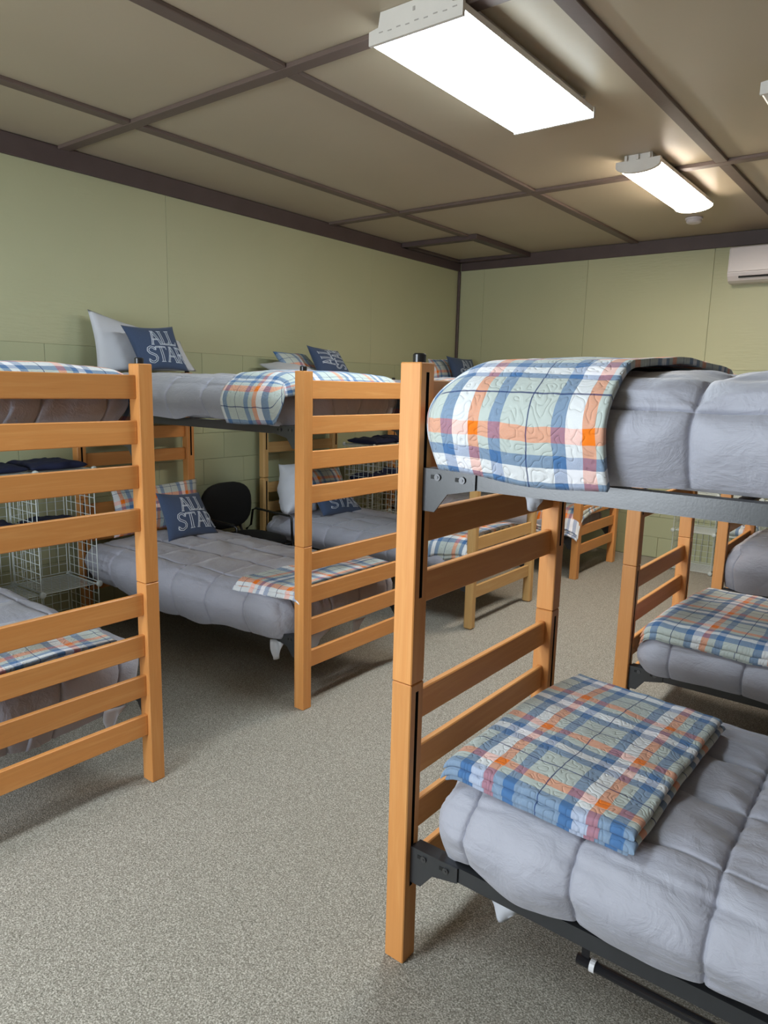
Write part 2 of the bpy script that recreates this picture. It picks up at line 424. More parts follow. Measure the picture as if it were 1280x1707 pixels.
# ------------------------------------------------------------------ soft goods
def softbox(name, x0, x1, y0, y1, zb, zt, r, step, puff, xs, ysm, mat, seed=1, foot=True, head=True, uvo=(0, 0), crown=.02,
            bulge=.02, zsag=None, lift=None, wr=1.0, side_seam=None, tuck=.045, hemn=.022, foothem=1.):
    """rounded cloth box open at the bottom, box-stitched and wrinkled; local bed coordinates"""
    nx = max(3, int((x1-x0)/step)); ny = max(3, int((y1-y0)/step)); nz = max(3, int((zt-zb)/step))
    def samp(a, b, n, ss):
        g = np.linspace(a, b, n+1)
        for q in ss:
            if a+.03 < q < b-.03: g = np.concatenate([g[np.abs(g-q) > .013], q+np.array([-.010, -.005, -.002, 0, .002, .005, .010])])
        return np.sort(g)
    X = samp(x0, x1, nx, xs); Y = samp(y0, y1, ny, ysm); Z = samp(zb, zt, nz, [side_seam] if side_seam else [])
    nx, ny, nz = len(X)-1, len(Y)-1, len(Z)-1
    vid = {}; P = []; UV = []; F = []
    def v(i, j, k):
        key = (i, j, k)
        if key not in vid:
            vid[key] = len(P); P.append((X[i], Y[j], Z[k]))
            u = X[i]; w_ = Y[j]
            if j == 0: w_ = Y[0]-(zt-Z[k])
            elif j == ny: w_ = Y[-1]+(zt-Z[k])
            if i == 0 and 0 < j < ny: u = X[0]-(zt-Z[k])
            UV.append((u+uvo[0], w_+uvo[1]))
        return vid[key]
    for i in range(nx):
        for j in range(ny): F.append((v(i, j, nz), v(i+1, j, nz), v(i+1, j+1, nz), v(i, j+1, nz)))
        for k in range(nz):
            F.append((v(i, 0, k), v(i+1, 0, k), v(i+1, 0, k+1), v(i, 0, k+1)))
            F.append((v(i+1, ny, k), v(i, ny, k), v(i, ny, k+1), v(i+1, ny, k+1)))
    for i, on in ((0, foot), (nx, head)):
        if on:
            for j in range(ny):
                for k in range(nz):
                    q = (v(i, j+1, k), v(i, j, k), v(i, j, k+1), v(i, j+1, k+1)); F.append(q if i == 0 else q[::-1])
    P = np.array(P)
    if foothem < 1: P[:, 2] = zt-(zt-P[:, 2])*(foothem+(1-foothem)*np.clip((P[:, 0]-x0)/.07, 0, 1)**.7)
    Q = P.copy(); Q[:, 0] = np.clip(P[:, 0], x0+r if foot else -9, x1-r if head else 9); Q[:, 1] = np.clip(P[:, 1], y0+r, y1-r)
    Q[:, 2] = np.minimum(P[:, 2], zt-r)
    D = P-Q; Ln = np.linalg.norm(D, axis=1); Ln[Ln < 1e-6] = 1; N = D/Ln[:, None]
    R = Q+N*r
    # stitching
    d = np.ones(len(P))
    onside = (np.abs(P[:, 1]-y0) < 1e-6) | (np.abs(P[:, 1]-y1) < 1e-6)
    for s in xs: d = np.minimum(d, np.abs(P[:, 0]-s))
    for s in ysm: d = np.minimum(d, np.where(onside, 1, np.abs(P[:, 1]-s)))
    if side_seam is not None: d = np.minimum(d, np.where(onside, np.abs(P[:, 2]-side_seam), 1))
    h = puff*(1-np.exp(-d/.05)) - (.008 if puff > 0 else 0)*np.exp(-(d/.004)**2)
    # gathers next to seams and general softness
    amp = .0045*wr
    near = np.exp(-d/.06)
    g1 = fbm(P*np.array([9, 38, 38]), seed+5, 2); g2 = fbm(P*5.5, seed+9, 3)
    h = h + amp*near*g1*1.1 + .007*wr*g2
    # long drag wrinkles on the sides
    t_ = P[:, 0]*22 + (P[:, 2])*14
    h = h + np.where(onside, .0022*wr*np.sin(t_+3*vnoise(P*4, seed+11))*np.clip(vnoise(P*3, seed+21)+.3, 0, 1), 0)
    fz = np.clip((P[:, 2]-zb)/(zt-zb), 0, 1)
    side = 1-np.clip(N[:, 2], 0, 1)
    h = h + bulge*np.sin(PI*np.clip(fz*.9+.08, 0, 1))*side
    R = R+N*h[:, None]
    R[:, 0] += .012*vnoise(P*3.5, seed+41)*(.3+.7*fz); R[:, 1] += np.where(N[:, 2] > .7, .012*vnoise(P*3.5, seed+43), 0)
    # the hem turns in under the mattress edge
    R[:, 1] -= np.sign(R[:, 1]-(y0+y1)/2)*tuck*(1-fz)**2.5
    # crown
    cy_ = (P[:, 1]-(y0+y1)/2)/((y1-y0)/2)
    R[:, 2] += crown*(1-cy_**2)*fz
    # wavy hem
    hem = (1-fz)**2
    R[:, 2] += hem*hemn*vnoise(np.stack([P[:, 0]*5, P[:, 1]*4, P[:, 2]*0], 1), seed+31)
    if zsag is not None: R[:, 2] -= hem*zsag(P[:, 0])
    if lift is not None: R[:, 2] += fz*lift(P[:, 0], P[:, 1])
    return mesh(name, R, F, mat, uv=np.array(UV), smooth=True)
def place(o, bed):
    o.location = bed.location; o.rotation_euler = bed.rotation_euler; return o
XSE = [.13, .40, .71, 1.02, 1.33, 1.64, 1.93]
def comforter(bed, label, zb, zt, step=.016, x0=.165, x1=2.0, hw=.487, seed=1, sag=None, grp='grey box-stitched comforters', head=True, seams=XSE, r=.11, wr=1., side_seam=None, lift=None, crown=.02, tuck=.045, puff=.013):
    me = softbox('comforter', x0, x1, -hw, hw, zb, zt, r, step, puff, seams, (-.42, -.21, .0, .21, .42) if False else (-.37, -.12, .13, .38), M_comf, seed, zsag=sag, head=head, wr=wr, side_seam=side_seam, lift=lift, crown=crown, tuck=tuck)
    return place(tag(link('comforter', me), label, 'comforter', grp), bed)
def mattress(bed, label, z, x0=.1, bits=()):
    o = box('mattress', (1.82, .78, .15), M_mattress, None, (0, 0, 0), .02)
    t = thing('mattress', label, 'mattress', bed.location, bed.rotation_euler.z, 'mattresses under the comforters')
    o.name = 'mattress_core'; o.parent = t; o.location = (1.125, 0, z+.078)
    for (x, y, s, a, dz, hf) in bits:           # loose corners of the white fitted sheet below the deck
        n = 7; V = []; F = []
        for i in range(n):
            for j in range(n):
                u, w_ = i/(n-1), j/(n-1); wdt = (1-w_*.75)
                px = (u-.5)*s*wdt + .25*s*w_*math.sin(a); pz = -w_*s*hf - .12*s*math.sin(3*u)*w_
                V.append((x+px*math.cos(a), y+px*math.sin(a)+.012*math.sin(6*u+3*w_), z+dz+pz))
        for i in range(n-1):
            for j in range(n-1): F.append((i*n+j, (i+1)*n+j, (i+1)*n+j+1, i*n+j+1))
        c = link('sheet_corner', mesh('sheet_corner', V, F, M_white, smooth=True), t)
        m = c.modifiers.new('s', 'SOLIDIFY'); m.thickness = .003
    return t
def draped_quilt(bed, label, zb, zt, x0=.125, x1=.575, hw=.507, seed=3, step=.012, uvo=(0, 0), lift=None, thick=.02, grp='plaid quilts draped over upper bunks', sag=None, crown=.022, foot=True, r=.115, foothem=1.):
    me = softbox('quilt', x0, x1, -hw, hw, zb, zt, r, step, .0, [], (), M_plaid, seed, foot=foot, foothem=foothem, head=False, hemn=.010, tuck=.02, uvo=uvo, lift=lift, wr=.75, bulge=.03, zsag=sag, crown=crown)
    o = link('quilt', me); m = o.modifiers.new('thickness', 'SOLIDIFY'); m.thickness = thick; m.offset = 1
    return place(tag(o, label, 'quilt', grp), bed)
def folded_quilt(label, quad, zfun, T=.05, layers=3, uvo=(0, 0), seed=5, n=(46, 64), grp='folded plaid quilts', droop=0.):
    """quad: four world corners (near foot edge first, counter-clockwise); zfun gives the bed surface height"""
    q = [np.array(p, float) for p in quad]; V = []; F = []; UV = []
    lw = np.linalg.norm(q[1]-q[0]); lh = np.linalg.norm(q[3]-q[0]); lt = T/layers
    nu, nv = n; cxy = sum(q)/4
    A, Bb = np.meshgrid((1-np.cos(PI*np.linspace(0, 1, nu+1)))/2, (1-np.cos(PI*np.linspace(0, 1, nv+1)))/2, indexing='ij')
    A, Bb = A.ravel()[:, None], Bb.ravel()[:, None]; m_ = (nu+1)*(nv+1)
    for L in range(layers):
        inset = [-.016, .012, -.008, .010][(L+seed) % 4] if L < layers-1 else 0
        p = (1-A)*(1-Bb)*q[0]+A*(1-Bb)*q[1]+A*Bb*q[2]+(1-A)*Bb*q[3]
        wob = .006*vnoise(np.stack([p[:, 0]*9, p[:, 1]*9, p[:, 0]*0+L*3.3+seed], 1))
        # fold side (first edge) stays one smooth roll, the open sides step layer by layer
        tl = ((L+.5)/layers*2-1); roll = T*.5*(1-math.sqrt(1-tl*tl))
        eu = (q[1]-q[0])/lw; ev = (q[3]-q[0])/lh
        if L < layers-1: p = p-eu*A*(inset*.9)+eu*(1-A)*inset*.4-ev*Bb*inset
        p = p+ev*(1-Bb)*roll+(eu+ev)*wob[:, None]*.5
        e = np.minimum(np.minimum(A, 1-A)*lw, np.minimum(Bb*2.6, 1-Bb)*lh)[:, 0]
        rr = lt*.5; prof = np.sqrt(np.maximum(0, 1-(1-np.minimum(1, e/(rr*1.3)))**2))
        zz = zfun(p[:, 0], p[:, 1])+L*lt+rr
        for side in (1, -1):
            V.append(np.stack([p[:, 0], p[:, 1], zz+side*rr*prof*.98], 1)); UV.append(np.concatenate([A*lw+uvo[0], Bb*lh+uvo[1]], 1))
            base = (len(V)-1)*m_
            for i in range(nu):
                for j in range(nv):
                    a = base+i*(nv+1)+j; f4 = (a, a+nv+1, a+nv+2, a+1); F.append(f4 if side > 0 else f4[::-1])
    V = np.concatenate(V); UV = np.concatenate(UV)
    V = np.array(V); soft = .006*fbm(np.stack([V[:, 0]*7, V[:, 1]*7, V[:, 0]*0+seed], 1), seed, 3)
    V[:, 2] += soft
    me = mesh('folded_quilt', V, F, M_plaid, uv=np.array(UV), smooth=True)
    bm = bmesh.new(); bm.from_mesh(me); bmesh.ops.remove_doubles(bm, verts=bm.verts, dist=.0002); bmesh.ops.recalc_face_normals(bm, faces=bm.faces); bm.to_mesh(me); bm.free()
    return tag(link('folded_quilt', me), label, 'quilt', grp)
def bedtop(yc, zt, hw=.487, crown=.03, x_foot=None, sgn=1, r=.13, off=.022):
    def f(x, y):
        c = (y-yc)/hw; z = zt+crown*(1-np.minimum(1, c*c))+off*.6
        e = np.clip(np.abs(y-yc)-(hw-r), 0, r); z = z-(r-np.sqrt(r*r-e*e))
        if x_foot is not None:
            ex = np.clip(r-sgn*(x-x_foot), 0, r); z = z-(r-np.sqrt(r*r-ex*ex))*.8
        return z
    return f

def pillow_pt(c, u, v, T, side, pinch, seed):
    BLc, BRc, TRc, TLc = c
    u = np.atleast_1d(np.asarray(u, float)); v = np.atleast_1d(np.asarray(v, float))
    k = pinch*np.sin(PI*v)*(1-2*u); k2 = pinch*np.sin(PI*u)*(1-2*v)
    a, b = (u+k*.5)[:, None], (v+k2*.5)[:, None]
    p = (1-a)*(1-b)*BLc+a*(1-b)*BRc+a*b*TRc+(1-a)*b*TLc
    nrm = np.cross(BRc-BLc, TLc-BLc); nrm /= np.linalg.norm(nrm)
    h = T*.5*(np.clip(np.sin(PI*u), 0, 1)*np.clip(np.sin(PI*v), 0, 1))**.42
    return p, nrm, h
def pillow_surf(c, u, v, T, side, pinch, seed, wr, off=0.):
    p, nr, h = pillow_pt(c, u, v, T, side, pinch, seed)
    wv = wr*fbm(np.stack([p[:, 1]*9, p[:, 2]*9, p[:, 0]*0+seed*3.1+side], 1), seed, 3)*np.minimum(1, h/(T*.2))
    return p+nr[None, :]*(side*h+wv+off)[:, None]
def pillow(name, label, cat, corners, T, mat, pinch=.09, seed=1, parent=None, uvs=None, grp=None, n=28, wr=.008, uvo=(0, 0)):
    c = [np.array(p, float) for p in corners]; F = []
    lw = np.linalg.norm(c[1]-c[0]); lh = np.linalg.norm(c[3]-c[0]); o0 = (c[0]+c[1])/2
    g = np.linspace(0, 1, n+1); A, Bb = np.meshgrid(g, g, indexing='ij'); A, Bb = A.ravel(), Bb.ravel()
    V = np.concatenate([pillow_surf(c, A, Bb, T, sd_, pinch, seed, wr) for sd_ in (1, -1)])-o0
    UV = np.stack([np.tile(A*lw, 2)+uvo[0], np.tile(Bb*lh, 2)+uvo[1]], 1)
    m = (n+1)**2
    for i in range(n):
        for j in range(n):
            a = i*(n+1)+j; q = (a, a+n+1, a+n+2, a+1); F.append(q); F.append(tuple(m+x for x in q[::-1]))
    me = mesh(name, V, F, mat, uv=UV, smooth=True)
    bm = bmesh.new(); bm.from_mesh(me); bmesh.ops.remove_doubles(bm, verts=bm.verts, dist=.0003); bm.to_mesh(me); bm.free()
    return tag(link(name, me, None, tuple(o0)), label, cat, grp), c, o0
# lettering: open-face serif capitals drawn as closed outlines of each stroke
def outline(pts, w_):
    p = [np.array(x, float) for x in pts]; Lf = []; Rt = []
    for i in range(len(p)):
        d = p[min(i+1, len(p)-1)]-p[max(i-1, 0)]; d = d/np.linalg.norm(d); nn = np.array([-d[1], d[0]])
        Lf.append(p[i]+nn*w_/2); Rt.append(p[i]-nn*w_/2)
    return Lf+Rt[::-1]+[Lf[0]]
def glyph(ch):          # strokes in a unit box (width, list of (points, width or 0 for a plain line))
    if ch == 'A': return .78, [([(.06, 0), (.40, 1)], .09), ([(.40, 1), (.70, 0)], .14), ([(.2, .36), (.58, .36)], .06), ([(-.04, 0), (.18, 0)], 0), ([(.56, 0), (.84, 0)], 0), ([(.28, 1), (.5, 1)], 0)]
    if ch == 'L': return .62, [([(.16, 0), (.16, 1)], .14), ([(.16, .03), (.56, .03)], .07), ([(.0, 1), (.32, 1)], 0), ([(.56, 0), (.6, .22)], 0), ([(0, 0), (.16, 0)], 0)]
    if ch == 'T': return .72, [([(.36, 0), (.36, 1)], .14), ([(.0, .97), (.72, .97)], .07), ([(0, 1), (-.02, .78)], 0), ([(.72, 1), (.74, .78)], 0), ([(.2, 0), (.52, 0)], 0)]
    if ch == 'S':
        q = [(.55, .82), (.46, .95), (.3, 1), (.14, .93), (.09, .77), (.17, .62), (.34, .52), (.5, .42), (.57, .26), (.5, .09), (.32, 0), (.14, .04), (.04, .18)]
        return .64, [(q, .11), ([(.57, .98), (.58, .74)], 0), ([(.02, .02), (.03, .26)], 0)]
    q = [(.16, .97), (.42, .95), (.54, .84), (.56, .73), (.5, .6), (.38, .52), (.16, .5)]
    return .72, [([(.16, 0), (.16, 1)], .14), (q, .08), ([(.3, .5), (.62, 0)], .12), ([(0, 1), (.2, 1)], 0), ([(0, 0), (.3, 0)], 0), ([(.56, 0), (.76, .04)], 0)]
def lettering(o, c, o0, T, pinch, seed, rot=0, u0=.22, v0=.13, size=.34, wr=.008):
    LW = .0115
    V = []; F = []
    def mp(a, b): return (1-b, a) if rot else (a, b)
    def ribbon(pl):
        pts = []
        for a, b in zip(pl, pl[1:]):
            a, b = np.array(a), np.array(b); k = max(1, int(np.linalg.norm(b-a)/.02))
            for s in range(k): pts.append(a+(b-a)*s/k)
        pts.append(np.array(pl[-1]))
        base = len(V)
        for i, p in enumerate(pts):
            d = pts[min(i+1, len(pts)-1)]-pts[max(i-1, 0)]; d = d/(np.linalg.norm(d)+1e-9); nn = np.array([-d[1], d[0]])*LW/1.6
            V.append(mp(*(p+nn))); V.append(mp(*(p-nn)))
        for i in range(len(pts)-1): F.append((base+2*i, base+2*i+1, base+2*i+3, base+2*i+2))
    for word, vv, uu, gap in (('ALL', v0+size+.05, u0+.10, .02), ('STAR', v0, u0-.04, .035)):
        x = uu
        for ch in word:
            wd, st = glyph(ch)
            for pts, w_ in st:
                line = outline(pts, w_) if w_ else pts
                ribbon([(x+p[0]*size*.86, vv+p[1]*size) for p in line])
            x += wd*size*.80+gap*size
    V = np.array(V); V = pillow_surf(c, V[:, 0], V[:, 1], T, 1, pinch, seed, wr, .0025)-o0
    k = link('printed_lettering', mesh('printed_lettering', V, F, M_print, smooth=True), o)
    k['label'] = 'pale open-face lettering reading ALL STAR'
    m = k.modifiers.new('s', 'SOLIDIFY'); m.thickness = .0008

# ------------------------------------------------------------------ the beds in place
XL, XR = -2.368, -1.091
def left(yc): return ((XL, yc, 0), PI)
LB = {'A': 1.1533, 'B': 2.8823, 'C': 4.4945, 'D': 6.2365}
RB = {'A': 1.9153, 'B': 3.6523, 'C': 5.389}
bA = bunk('honey wood bunk bed at the left edge, nearest of the left row', *left(LB['A']))
bB = bunk('honey wood bunk bed with full ladder end, second from the camera in the left row', *left(LB['B']))
bC = bunk('pale oak bunk bed with grooved legs and only two widely spaced rails showing', *left(LB['C']), 'oak', (.206, .541, .709))
bD = bunk('honey wood bunk bed furthest down the left row, in the corner', *left(LB['D']))
rA = bunk('large foreground honey wood bunk bed of the right row with slotted posts', (XR, RB['A'], 0), 0)
rB = bunk('middle honey wood bunk bed of the right row behind the foreground one', (XR, RB['B'], 0), 0)
rC = bunk('furthest honey wood bunk bed of the right row near the back wall', (XR, RB['C'], 0), 0)

# mattresses
bits = {bA: [(.13, -.33, .10, 1.4, -.05, .7)], bB: [(.22, .425, .09, .3, -.055, 1.05), (.14, -.14, .10, 1.5, -.06, .8), (.14, .19, .18, 1.5, -.05, .35)], rA: [(.295, -.315, .13, .05, -.12, .42)]}
for b, nm in ((bA, 'the left edge bunk'), (bB, 'the second left bunk'), (bC, 'the pale oak bunk'), (bD, 'the corner bunk'), (rA, 'the foreground right bunk'), (rB, 'the middle right bunk'), (rC, 'the far right bunk')):
    for z, wh in ((RAILZ[0], 'lower'), (RAILZ[1], 'upper')):
        bt = bits.get(b, ()) if z == RAILZ[0] else ([(.30, -.30, .07, .2, -.04, .7)] if b == rA else ())
        mattress(b, 'white mattress under the comforter on the %s deck of %s' % (wh, nm), z-.0, bits=bt)

# comforters: upper and lower of every bunk
def S(k, a): return lambda x: a*np.exp(-((x-k)/.45)**2)
comforter(bA, 'grey comforter seen between the top rails of the left edge bunk', 1.445, 1.625, seed=11)
comforter(bA, 'grey comforter on the lower deck of the left edge bunk', .34, .560, seed=12, sag=S(.0, .07))
comforter(bB, 'grey upper comforter of the second left bunk, navy cushion and white pillow on it', 1.43, 1.635, .013, x0=.15, seed=13)
comforter(bB, 'grey lower comforter of the second left bunk, with a lettered cushion at its head', .33, .555, .013, x0=.14, seed=14, sag=S(1.1, .08))
comforter(bC, 'grey comforter on the upper deck of the pale oak bunk', 1.445, 1.635, .022, seed=15)
comforter(bC, 'dark grey comforter on the lower deck of the pale oak bunk', .34, .52, .018, seed=16)
comforter(bD, 'grey comforter on the upper deck of the corner bunk', 1.445, 1.635, .022, seed=17)
comforter(bD, 'grey comforter on the lower deck of the corner bunk', .34, .53, .022, seed=18)
comforter(rA, 'puffy grey comforter at eye level on the foreground upper deck', 1.428, 1.632, .010, x0=.145, hw=.478, seed=19, puff=.024, seams=[.40, .706, 1.0, 1.31, 1.62], side_seam=1.590, r=.09)
comforter(rA, 'puffy grey comforter with square stitching on the foreground lower deck', .378, .602, .009, x0=.150, hw=.472, tuck=.05, puff=.024, wr=1.5, seed=20, seams=[.25, .545, .83, 1.12, 1.41, 1.70], r=.12, sag=lambda x: .05*np.exp(-((x-.12)/.1)**2)-.0*x)
comforter(rB, 'grey comforter on the upper deck of the middle right bunk', 1.445, 1.635, .02, seed=21)
comforter(rB, 'grey comforter on the lower deck of the middle right bunk, plaid quilt on it', .365, .53, .013, x0=.10, seed=22, seams=[.25, .545, .83, 1.12, 1.41, 1.70])
comforter(rC, 'grey comforter on the upper deck of the far right bunk', 1.445, 1.635, .022, seed=23)
comforter(rC, 'dark grey bulging comforter without a quilt on the far right lower deck', .38, .66, .014, x0=.07, seed=24, r=.14)

# draped quilts on the upper decks
draped_quilt(bA, 'plaid quilt over the foot of the left edge upper bunk', 1.455, 1.632, seed=31, uvo=(.11, .03), x0=.105, foothem=.42)
draped_quilt(bB, 'plaid quilt over the foot of the second left upper bunk', 1.432, 1.648, seed=32, uvo=(.07, .02), x0=.095, x1=.50, hw=.50, foothem=.42)
draped_quilt(bC, 'plaid quilt over the foot of the pale oak upper bunk', 1.45, 1.645, seed=33, step=.02)
draped_quilt(bD, 'plaid quilt over the foot of the corner upper bunk', 1.45, 1.645, seed=34, step=.02)
draped_quilt(rA, 'large plaid quilt over the foot of the foreground upper bunk, nearest to the camera', 1.424, 1.664, seed=35, step=.008, x0=.108, x1=.567, uvo=(-.212, -.019), hw=.498, thick=.016, r=.115)
draped_quilt(rB, 'plaid quilt peeking up behind the foreground upper comforter, bunched at its edge', 1.45, 1.65, seed=36, step=.016, x1=.38,
             lift=lambda x, y: .115*np.exp(-((x-.08)/.17)**2)*np.exp(-((y+.15)/.32)**2))
draped_quilt(rC, 'plaid quilt over the foot of the far right upper bunk', 1.45, 1.645, seed=37, step=.02)

# folded quilts on the lower decks
folded_quilt('thick folded plaid quilt lying on the foreground lower comforter',
             [(-.93, 1.47, 0), (-.425, 1.455, 0), (-.405, 2.15, 0), (-.88, 2.235, 0)], bedtop(RB['A'], .590, crown=.030, x_foot=-.935, r=.055), .060, 3, uvo=(-.085, .032), seed=5, n=(70, 90))
folded_quilt('folded plaid quilt on the lower comforter of the middle right bunk',
             [(-.985, 3.19, 0), (-.42, 3.18, 0), (-.42, 3.98, 0), (-.90, 4.02, 0)], bedtop(RB['B'], .522, crown=.02, x_foot=-.99, r=.09), .05, 3, uvo=(.05, .2), seed=6)
folded_quilt('folded plaid quilt with orange edge on the lower comforter of the second left bunk',
             [(-2.40, 2.43, 0), (-2.42, 3.22, 0), (-2.66, 3.27, 0), (-2.86, 2.41, 0)][::1], bedtop(LB['B'], .545, crown=.02, x_foot=-2.37, sgn=-1, r=.08), .045, 3, uvo=(.30, .26), seed=7)
folded_quilt('folded plaid quilt on the lower comforter of the left edge bunk',
             [(-2.44, .76, 0), (-2.44, 1.47, 0), (-2.80, 1.52, 0), (-2.86, .78, 0)], bedtop(LB['A'], .548, crown=.025, x_foot=-2.37, sgn=-1, r=.04), .04, 3, uvo=(.05, .24), seed=8)
folded_quilt('rumpled plaid quilt drooping over the lower comforter of the pale oak bunk',
             [(-2.42, 4.02, 0), (-2.42, 4.95, 0), (-2.82, 4.95, 0), (-2.78, 4.0, 0)], bedtop(LB['C'], .51, crown=.05, x_foot=-2.36, sgn=-1, r=.12), .07, 3, uvo=(.2, .0), seed=9, n=(34, 40))
folded_quilt('plaid quilt sliding off the lower deck of the corner bunk',
             [(-2.36, 5.74, 0), (-2.40, 6.68, 0), (-2.80, 6.68, 0), (-2.76, 5.72, 0)], bedtop(LB['D'], .51, crown=.05, x_foot=-2.34, sgn=-1, r=.14), .07, 3, uvo=(.0, .2), seed=10, n=(34, 40))

# pillows and cushions
pillow('pillow', 'white pillow leaning against the wall behind the top left lettered cushion', 'pillow',
       [(-4.34, 2.55, 1.66), (-4.32, 3.31, 1.69), (-4.45, 3.27, 1.90), (-4.46, 2.57, 2.06)], .13, M_white, .05, 2, wr=.010)
CG = 'navy cushions lettered ALL STAR'
def cushion(label, cs, T=.12, seed=1, rot=0, **k):
    o, c, o0 = pillow('cushion', label, 'cushion', cs, T, M_cush, .10, seed, grp=CG, wr=.005)
    lettering(o, c, o0, T, .10, seed, rot, wr=.005, **k)
cushion('navy cushion reading ALL STAR on the upper bunk, in front of the white pillow', [(-4.16, 2.75, 1.675), (-4.16, 3.125, 1.685), (-4.28, 3.085, 1.985), (-4.28, 2.69, 1.965)], .10, 3)
cushion('navy cushion reading ALL STAR on the lower bunk beside the black chair', [(-3.93, 2.76, .575), (-3.93, 3.17, .575), (-4.12, 3.155, .845), (-4.12, 2.80, .875)], .12, 4)
cushion('navy cushion with sideways lettering on the pale oak upper bunk', [(-4.15, 4.42, 1.665), (-4.15, 4.83, 1.70), (-4.25, 4.76, 1.905), (-4.25, 4.37, 1.935)], .12, 5, rot=1)
cushion('navy cushion lying low on the pale oak lower bunk', [(-3.93, 4.25, .555), (-3.93, 4.77, .525), (-4.12, 4.74, .72), (-4.12, 4.27, .75)], .13, 6)
cushion('navy cushion on the upper bunk in the far corner', [(-4.15, 6.53, 1.665), (-4.15, 6.97, 1.675), (-4.25, 7.00, 1.93), (-4.25, 6.47, 1.945)], .12, 7)
def pp(label, cs, T, mat, seed, name='pillow', **k): return pillow(name, label, 'pillow', cs, T, mat, .06, seed, grp='pillows at the heads of the left bunks', **k)
pp('plaid pillow standing behind the lettered cushion of the second left lower bunk', [(-4.18, 2.52, .60), (-4.18, 3.24, .61), (-4.36, 3.32, .905), (-4.36, 2.62, .885)], .12, M_plaid, 8, uvo=(.0, .1))
pp('plaid pillow tipped over behind the sideways lettered cushion', [(-4.28, 4.22, 1.68), (-4.28, 4.60, 1.68), (-4.42, 4.54, 1.865), (-4.42, 4.15, 1.875)], .10, M_plaid, 9, uvo=(.1, .0))
pp('white pillow lying flat at the head of the pale oak upper bunk', [(-4.2, 4.0, 1.70), (-4.2, 4.55, 1.70), (-4.48, 4.55, 1.77), (-4.48, 4.05, 1.77)], .10, M_white, 10)
pp('crumpled white pillow standing at the head of the pale oak lower bunk', [(-4.10, 3.98, .57), (-4.10, 4.36, .57), (-4.32, 4.38, .93), (-4.32, 4.12, .96)], .24, M_white, 11, wr=.045)
pp('teal and grey plaid pillow behind the crumpled white one', [(-4.2, 4.40, .60), (-4.2, 4.90, .60), (-4.36, 4.92, .87), (-4.36, 4.42, .89)], .12, M_plaid, 12, uvo=(.2, .12))
pp('plaid pillow beside the navy cushion in the far corner', [(-4.30, 6.35, 1.68), (-4.30, 6.84, 1.68), (-4.42, 6.76, 1.925), (-4.42, 6.38, 1.91)], .10, M_plaid, 13)

# ------------------------------------------------------------------ spare tube hung under the foreground deck
st = thing('bed_tube', 'loose black metal tube with a white clip hung under the foreground lower deck', 'tube', (-.30, 1.58, .20))
bm = bmesh.new(); tube(bm, [(-.27, 0, -.0), (1.2, 0, -.0)], .0135, 16); st_o = link('tube_body', from_bm(bm, 'tube_body', M_tube, True), st)
bm = bmesh.new(); tube(bm, [(-.235, 0, 0), (-.222, 0, 0)], .0165, 16); c_ = link('clip', from_bm(bm, 'clip', M_clip), st_o); c_['label'] = 'white plastic clip ring'
bm = bmesh.new(); add_box(bm, (-.25, 0, .065), (.02, .004, .11)); link('hanger', from_bm(bm, 'hanger', M_tube), st); bm = bmesh.new(); add_box(bm, (1.0, 0, .065), (.02, .004, .11)); link('hanger', from_bm(bm, 'hanger', M_tube), st)

# ------------------------------------------------------------------ wire cube shelves
CP = .355
def panel_mesh(kind):
    k = ('wp', kind)
    if k in BOX: return BOX[k]
    bm = bmesh.new(); a = CP/2-.012; r = .0024
    nu, nv = (7, 7) if kind == 'grid' else (12, 2)
    for i in range(nu):
        t = -a+2*a*i/(nu-1); rr = .0034 if i in (0, nu-1) else r
        tube(bm, [(t, 0, -a), (t, 0, a)], rr, 4)
    for i in range(nv):
        t = -a+2*a*i/(nv-1); rr = .0034 if i in (0, nv-1) else r
        tube(bm, [(-a, 0, t), (a, 0, t)], rr, 4)
    BOX[k] = from_bm(bm, 'wire_panel', M_wire); return BOX[k]
def conn_mesh():
    if 'conn' in BOX: return BOX['conn']
    bm = bmesh.new(); tube(bm, [(0, -.010, 0), (0, -.006, 0), (0, .006, 0), (0, .010, 0)], .019, 14)
    for v in bm.verts:
        if abs(v.co.y) > .008: v.co.x *= .75; v.co.z *= .75
    BOX['conn'] = from_bm(bm, 'connector', M_wire, True); return BOX['conn']
def wire_shelf(label, loc, rz, nw, nh):
    """local: width along +x, depth along +y, front at y=0"""
    t = thing('wire_cube_shelf', label, 'shelf', loc, rz, 'white wire cube shelves')
    for i in range(nw+1):
        for k in range(nh): link('wire_panel', panel_mesh('grid'), t, (i*CP, CP/2, (k+.5)*CP+.02), (0, 0, PI/2))
    for i in range(nw):
        for k in range(nh): link('wire_panel', panel_mesh('grid'), t, ((i+.5)*CP, CP, (k+.5)*CP+.02))
        for k in range(nh+1): link('wire_shelf_panel', panel_mesh('bars'), t, ((i+.5)*CP, CP/2, k*CP+.02), (PI/2, 0, PI/2))
    for i in range(nw+1):
        for k in range(nh+1):
            for y in (0, CP): link('connector', conn_mesh(), t, (i*CP, y, k*CP+.02), (0, 0, 0))
    return t
wire_shelf('white wire cube shelf between the two nearest left bunks', (-4.0, 2.30-2*CP, 0), PI/2, 2, 3)
wire_shelf('white wire cube shelf between the pale oak and corner bunks', (-4.0, 4.985, 0), PI/2, 2, 3)
wire_shelf('white wire cube shelf standing against the back wall', (-1.87, 6.75, 0), 0, 3, 3)

